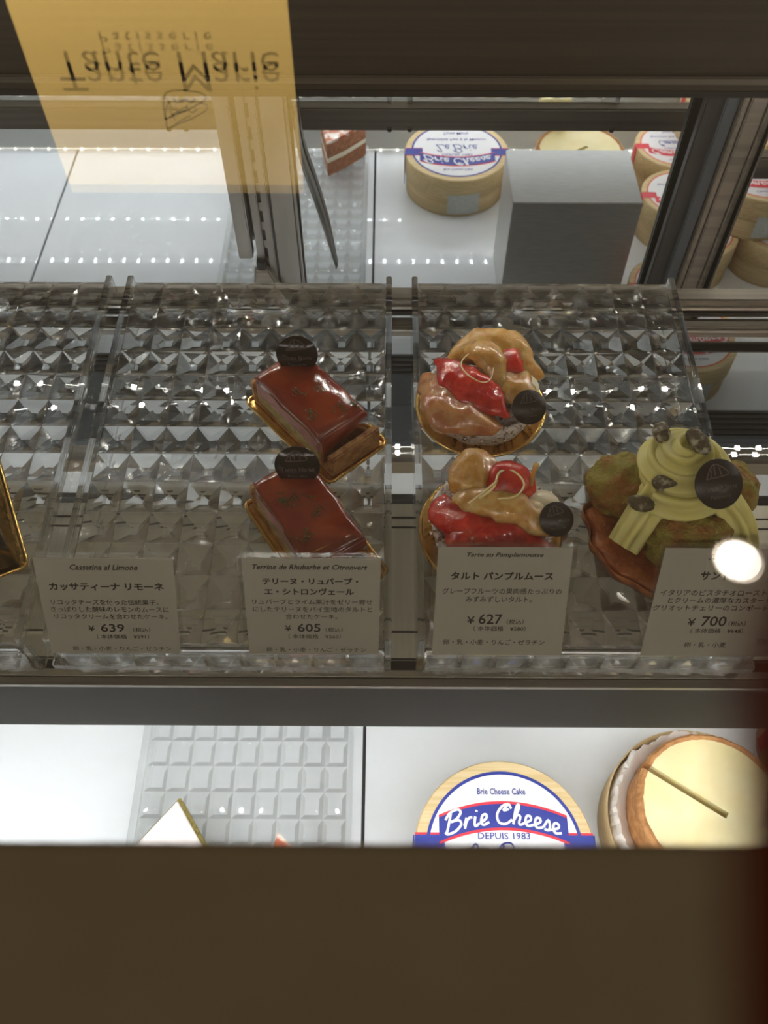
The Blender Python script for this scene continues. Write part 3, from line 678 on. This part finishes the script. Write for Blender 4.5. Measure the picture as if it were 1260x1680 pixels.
c3 = vat(1108, 468, -.72); cheese_box(c3.x, c3.y, 'red-ribbon cheese box seen low behind the top of the pistachio cake tray', 'cam', GR, r=CR)
cheese_box(c.x + .056, c.y - .027, 'red-ribbon cheese box stacked on top of another two', 'cam', GR, z=ZL + .0578, r=CR)
c4 = vat(1243, 285, -.661, .583); c4.x += .006;  cheese_box(c4.x, c4.y, 'red-ribbon cheese box on a second layer right of the mirror stile', 'cam', GR, z=ZL + .0578, r=CR)
cheese_box(c4.x + .0385, c4.y + .020, 'shaded red-ribbon cheese box beneath the two stacked right of the stile', 'cam', GR, r=CR)
cheese_box(c4.x + .060, c4.y - .004, 'topmost red-ribbon cheese box of the stack right of the stile', 'cam', GR, z=ZL + .1156, r=CR)

# open cheese cake in its box
oc = thing('open_cheese_cake', 'pale baked cheese cake with one cut, open in its wooden box', 'cake', (.2545, .1850, ZL))
obj('box_base', lathe([(.070, 0), (.074, .0006), (.0742, .040), (.0732, .040), (.0725, .003), (.03, .002)], 96), 'wood_side', oc, True)
def w(r, z, a):
    n = mnoise.noise(Vector((math.cos(a) * 4, math.sin(a) * 4, z * 40))); n2 = mnoise.noise(Vector((math.cos(a) * 14, math.sin(a) * 14, z * 90)))
    return r + .0028 * n2 + .0025 * n, z + .0045 * n + .003 * n2
obj('baking_paper', lathe([(.055, .003), (.0690, .005), (.0705, .020), (.0700, .046), (.0680, .052), (.066, .050), (.0612, .044), (.0580, .040), (.0578, .006)], 150, wob=w), 'parchment', oc)
def wedge(bm_r, z0, z1, a0, a1, rin=0, n=90, rough=0):
    bm = bmesh.new(); bot, topv = [], []
    for i in range(n + 1):
        a = a0 + (a1 - a0) * i / n; q = bm_r * (1 + rough * mnoise.noise(Vector((math.cos(a) * 9, math.sin(a) * 9, 0))))
        bot.append(bm.verts.new((q * math.cos(a), q * math.sin(a), z0))); topv.append(bm.verts.new((q * math.cos(a), q * math.sin(a), z1)))
    cb, ct = bm.verts.new((rin, 0, z0)), bm.verts.new((rin, 0, z1))
    for i in range(n):
        bm.faces.new((bot[i], bot[i + 1], topv[i + 1], topv[i])); bm.faces.new((cb, bot[i + 1], bot[i])); bm.faces.new((ct, topv[i], topv[i + 1]))
    bm.faces.new((cb, bot[0], topv[0], ct)); bm.faces.new((cb, ct, topv[-1], bot[-1])); return bm
cut = math.radians(146); dlt = .05
cb_ = obj('cheese_body', lathe([(.0536, .006), (.0540, .0765), (.0535, .0770), (.01, .0770)], 110), 'cheese', oc)
kb = bx(-.012, .07, -.0027, .0027, .030, .09); bmesh.ops.rotate(kb, verts=kb.verts, matrix=Matrix.Rotation(cut, 3, 'Z')); bmesh.ops.recalc_face_normals(kb, faces=kb.faces)
km = bpy.data.meshes.new('k'); kb.to_mesh(km); kb.free(); ko = bpy.data.objects.new('k', km); COL.objects.link(ko); ko.parent = oc
md = cb_.modifiers.new('b', 'BOOLEAN'); md.object = ko; md.operation = 'DIFFERENCE'; md.solver = 'EXACT'
bpy.context.view_layer.update(); me_ = bpy.data.meshes.new_from_object(cb_.evaluated_get(bpy.context.evaluated_depsgraph_get()))
cb_.modifiers.clear(); cb_.data = me_; bpy.data.objects.remove(ko)
rd = bmesh.new(); n = 120; rings = []
for (q, z) in ((.0535, .0775), (.0562, .0785), (.0585, .0760), (.0592, .060), (.0588, .006), (.0535, .006)):
    rings.append([])
    for i in range(n + 1):
        a = cut + .045 + (2 * PI - .09) * i / n; k = 1 + .02 * mnoise.noise(Vector((math.cos(a) * 12, math.sin(a) * 12, z * 50)))
        rings[-1].append(rd.verts.new((q * k * math.cos(a), q * k * math.sin(a), z + .0012 * mnoise.noise(Vector((a * 7, 0, 0))))))
for a, b in zip(rings, rings[1:] + rings[:1]):
    for i in range(n): rd.faces.new((a[i], a[i + 1], b[i + 1], b[i]))
rd.faces.new([x[0] for x in rings]); rd.faces.new([x[-1] for x in rings][::-1])
obj('browned_rind', rd, 'rind', oc)
sl = thing('cheese_cake_slice', 'small pale cheese cake slice standing on the whole cheese cake', 'cake', (.222, .128, ZL + .0795))
obj('slice_body', bx(-.020, .020, -.012, .012, .003, .040, .0015), 'cheese', sl); obj('slice_rind', bx(-.0205, .0205, -.0125, .0125, 0, .0035, .0008), 'rind', sl)

# brushed steel stand
a, b_ = vat(834, 252, -.625), vat(1043, 342, -.625)
st = tag(obj('steel_stand', bx(.1385, .283, .305, .408, ZL, -.625, .0008), 'steel_box'), 'brushed grey steel block stand between two kinds of cheese boxes', 'display stand')

# slices on the lower tray
wt = thing('white_topped_slice', 'pointed white-topped slice with nutty side on the lower tray', 'cake', (-.1685, .2000, ZL + .0222), (0, 0, 0))
def prism(pts, z0, z1, bev=.0008):
    bm = bmesh.new(); A = [bm.verts.new((x, y, z0)) for x, y in pts]; B = [bm.verts.new((x, y, z1)) for x, y in pts]
    bm.faces.new(A[::-1]); bm.faces.new(B); n = len(pts)
    for i in range(n): bm.faces.new((A[i], A[(i + 1) % n], B[(i + 1) % n], B[i]))
    bmesh.ops.bevel(bm, geom=bm.edges[:], offset=bev, segments=2, affect='EDGES'); return bm
tri = [(0, 0), (-.047, -.058), (-.01, -.068), (.040, -.058)]
obj('nutty_body', prism([(x * .99, y * .99) for x, y in tri], 0, .020), 'pist_side', wt)
obj('white_icing', prism([(x * .93 - .001, y * .93 - .004) for x, y in tri], .0195, .0235), 'white_top', wt)
so = thing('strawberry_slice', 'brown sponge slice with a cream layer seen in the mirror beside the tongs', 'cake', (-.0830, .1660, ZL + .0222))
tri = [(0, 0), (-.012, -.060), (.020, -.078), (.052, -.052), (.024, -.022)]
obj('sponge_layer', prism(tri, 0, .020), 'brown_sponge', so); obj('cream_layer', prism([(x * .99, y * .99) for x, y in tri], .0198, .0265), 'white_cream', so)
obj('sponge_layer', prism(tri, .0263, .046), 'brown_sponge', so); obj('fruit_topping', prism([(x * .98, y * .98) for x, y in tri], .0458, .0500, .001), 'straw_top', so)

# ------------------------------------------------------------------ the shop around the case
SY = .312; SK = SY / .622
sg = thing('shop_sign', 'lit yellow sign standing on the glass top, seen reflected upside down', 'sign', (-.166 * SK, SY, -.150))
zs = lambda z: (z + .30) * SK - .30 + .150       # height over the glass of a height measured at the case back
xs_ = lambda x: (x + .166) * SK
obj('sign_panel', bx(-.096 * SK, .096 * SK, -.001, .003, .0004, zs(.160), .0006), 'sign_face', sg)
obj('sign_foot', bx(-.098 * SK, .098 * SK, -.0005 + .0035, .022, 0, .006, .001), 'sign_stand', sg)
MS = Matrix.Translation((0, -.0012, 0)) @ Matrix.Rotation(PI / 2, 4, 'X')
bm = text_bm([('Tante Marie', xs_(-.160), zs(.0585), .1615 * SK, .0225 * SK, 0, -.004), ('P a t i s s e r i e', xs_(-.1645), zs(.0375), .079 * SK, .0075 * SK, 0, .006)], MS, .0002)
lx, lz = xs_(-.155), zs(.077)
st = [[(-.016, .024), (-.012, .004), (.000, .000), (.017, .003), (.014, .010), (-.016, .024)], [(-.012, .004), (-.008, .016)], [(-.006, .006), (-.004, .010), (.002, .008)], [(.002, .006), (.006, .010), (.010, .007)], [(-.016, .024), (.004, .012)]]
ribbon([[(lx + x * SK, lz + y * SK) for x, y in s] for s in st], .0006, MS, .0002, bm)
obj('sign_lettering', bm, 'ink', sg)
dl = thing('ceiling_downlight', 'round white ceiling downlight seen as a bright reflection in the glass', 'ceiling light', (.486, .614, .75)); dl.scale = (.74, .74, .74)
obj('lamp_housing', lathe([(.047, .05), (.060, .0), (.056, -.003), (.046, .012), (.040, .014)], 64), 'lamp_housing', dl, True)
obj('lamp_lens', lathe([(.041, .012), (.041, .004), (.02, .002)], 48), 'downlight', dl, True)
# something red hanging close to the lens at the right edge
rs = thing('red_strap', 'out-of-focus dark red strap hanging close to the lens at the right edge', 'strap')
P = [ray(*p) * .022 for p in ((1420, 860), (1355, 960), (1312, 1120), (1298, 1300), (1300, 1500), (1304, 1700), (1310, 1900))]
obj('strap_band', sweep(smoothpts(P), .0014, 16, flat=.8), 'red_strap', rs, True)
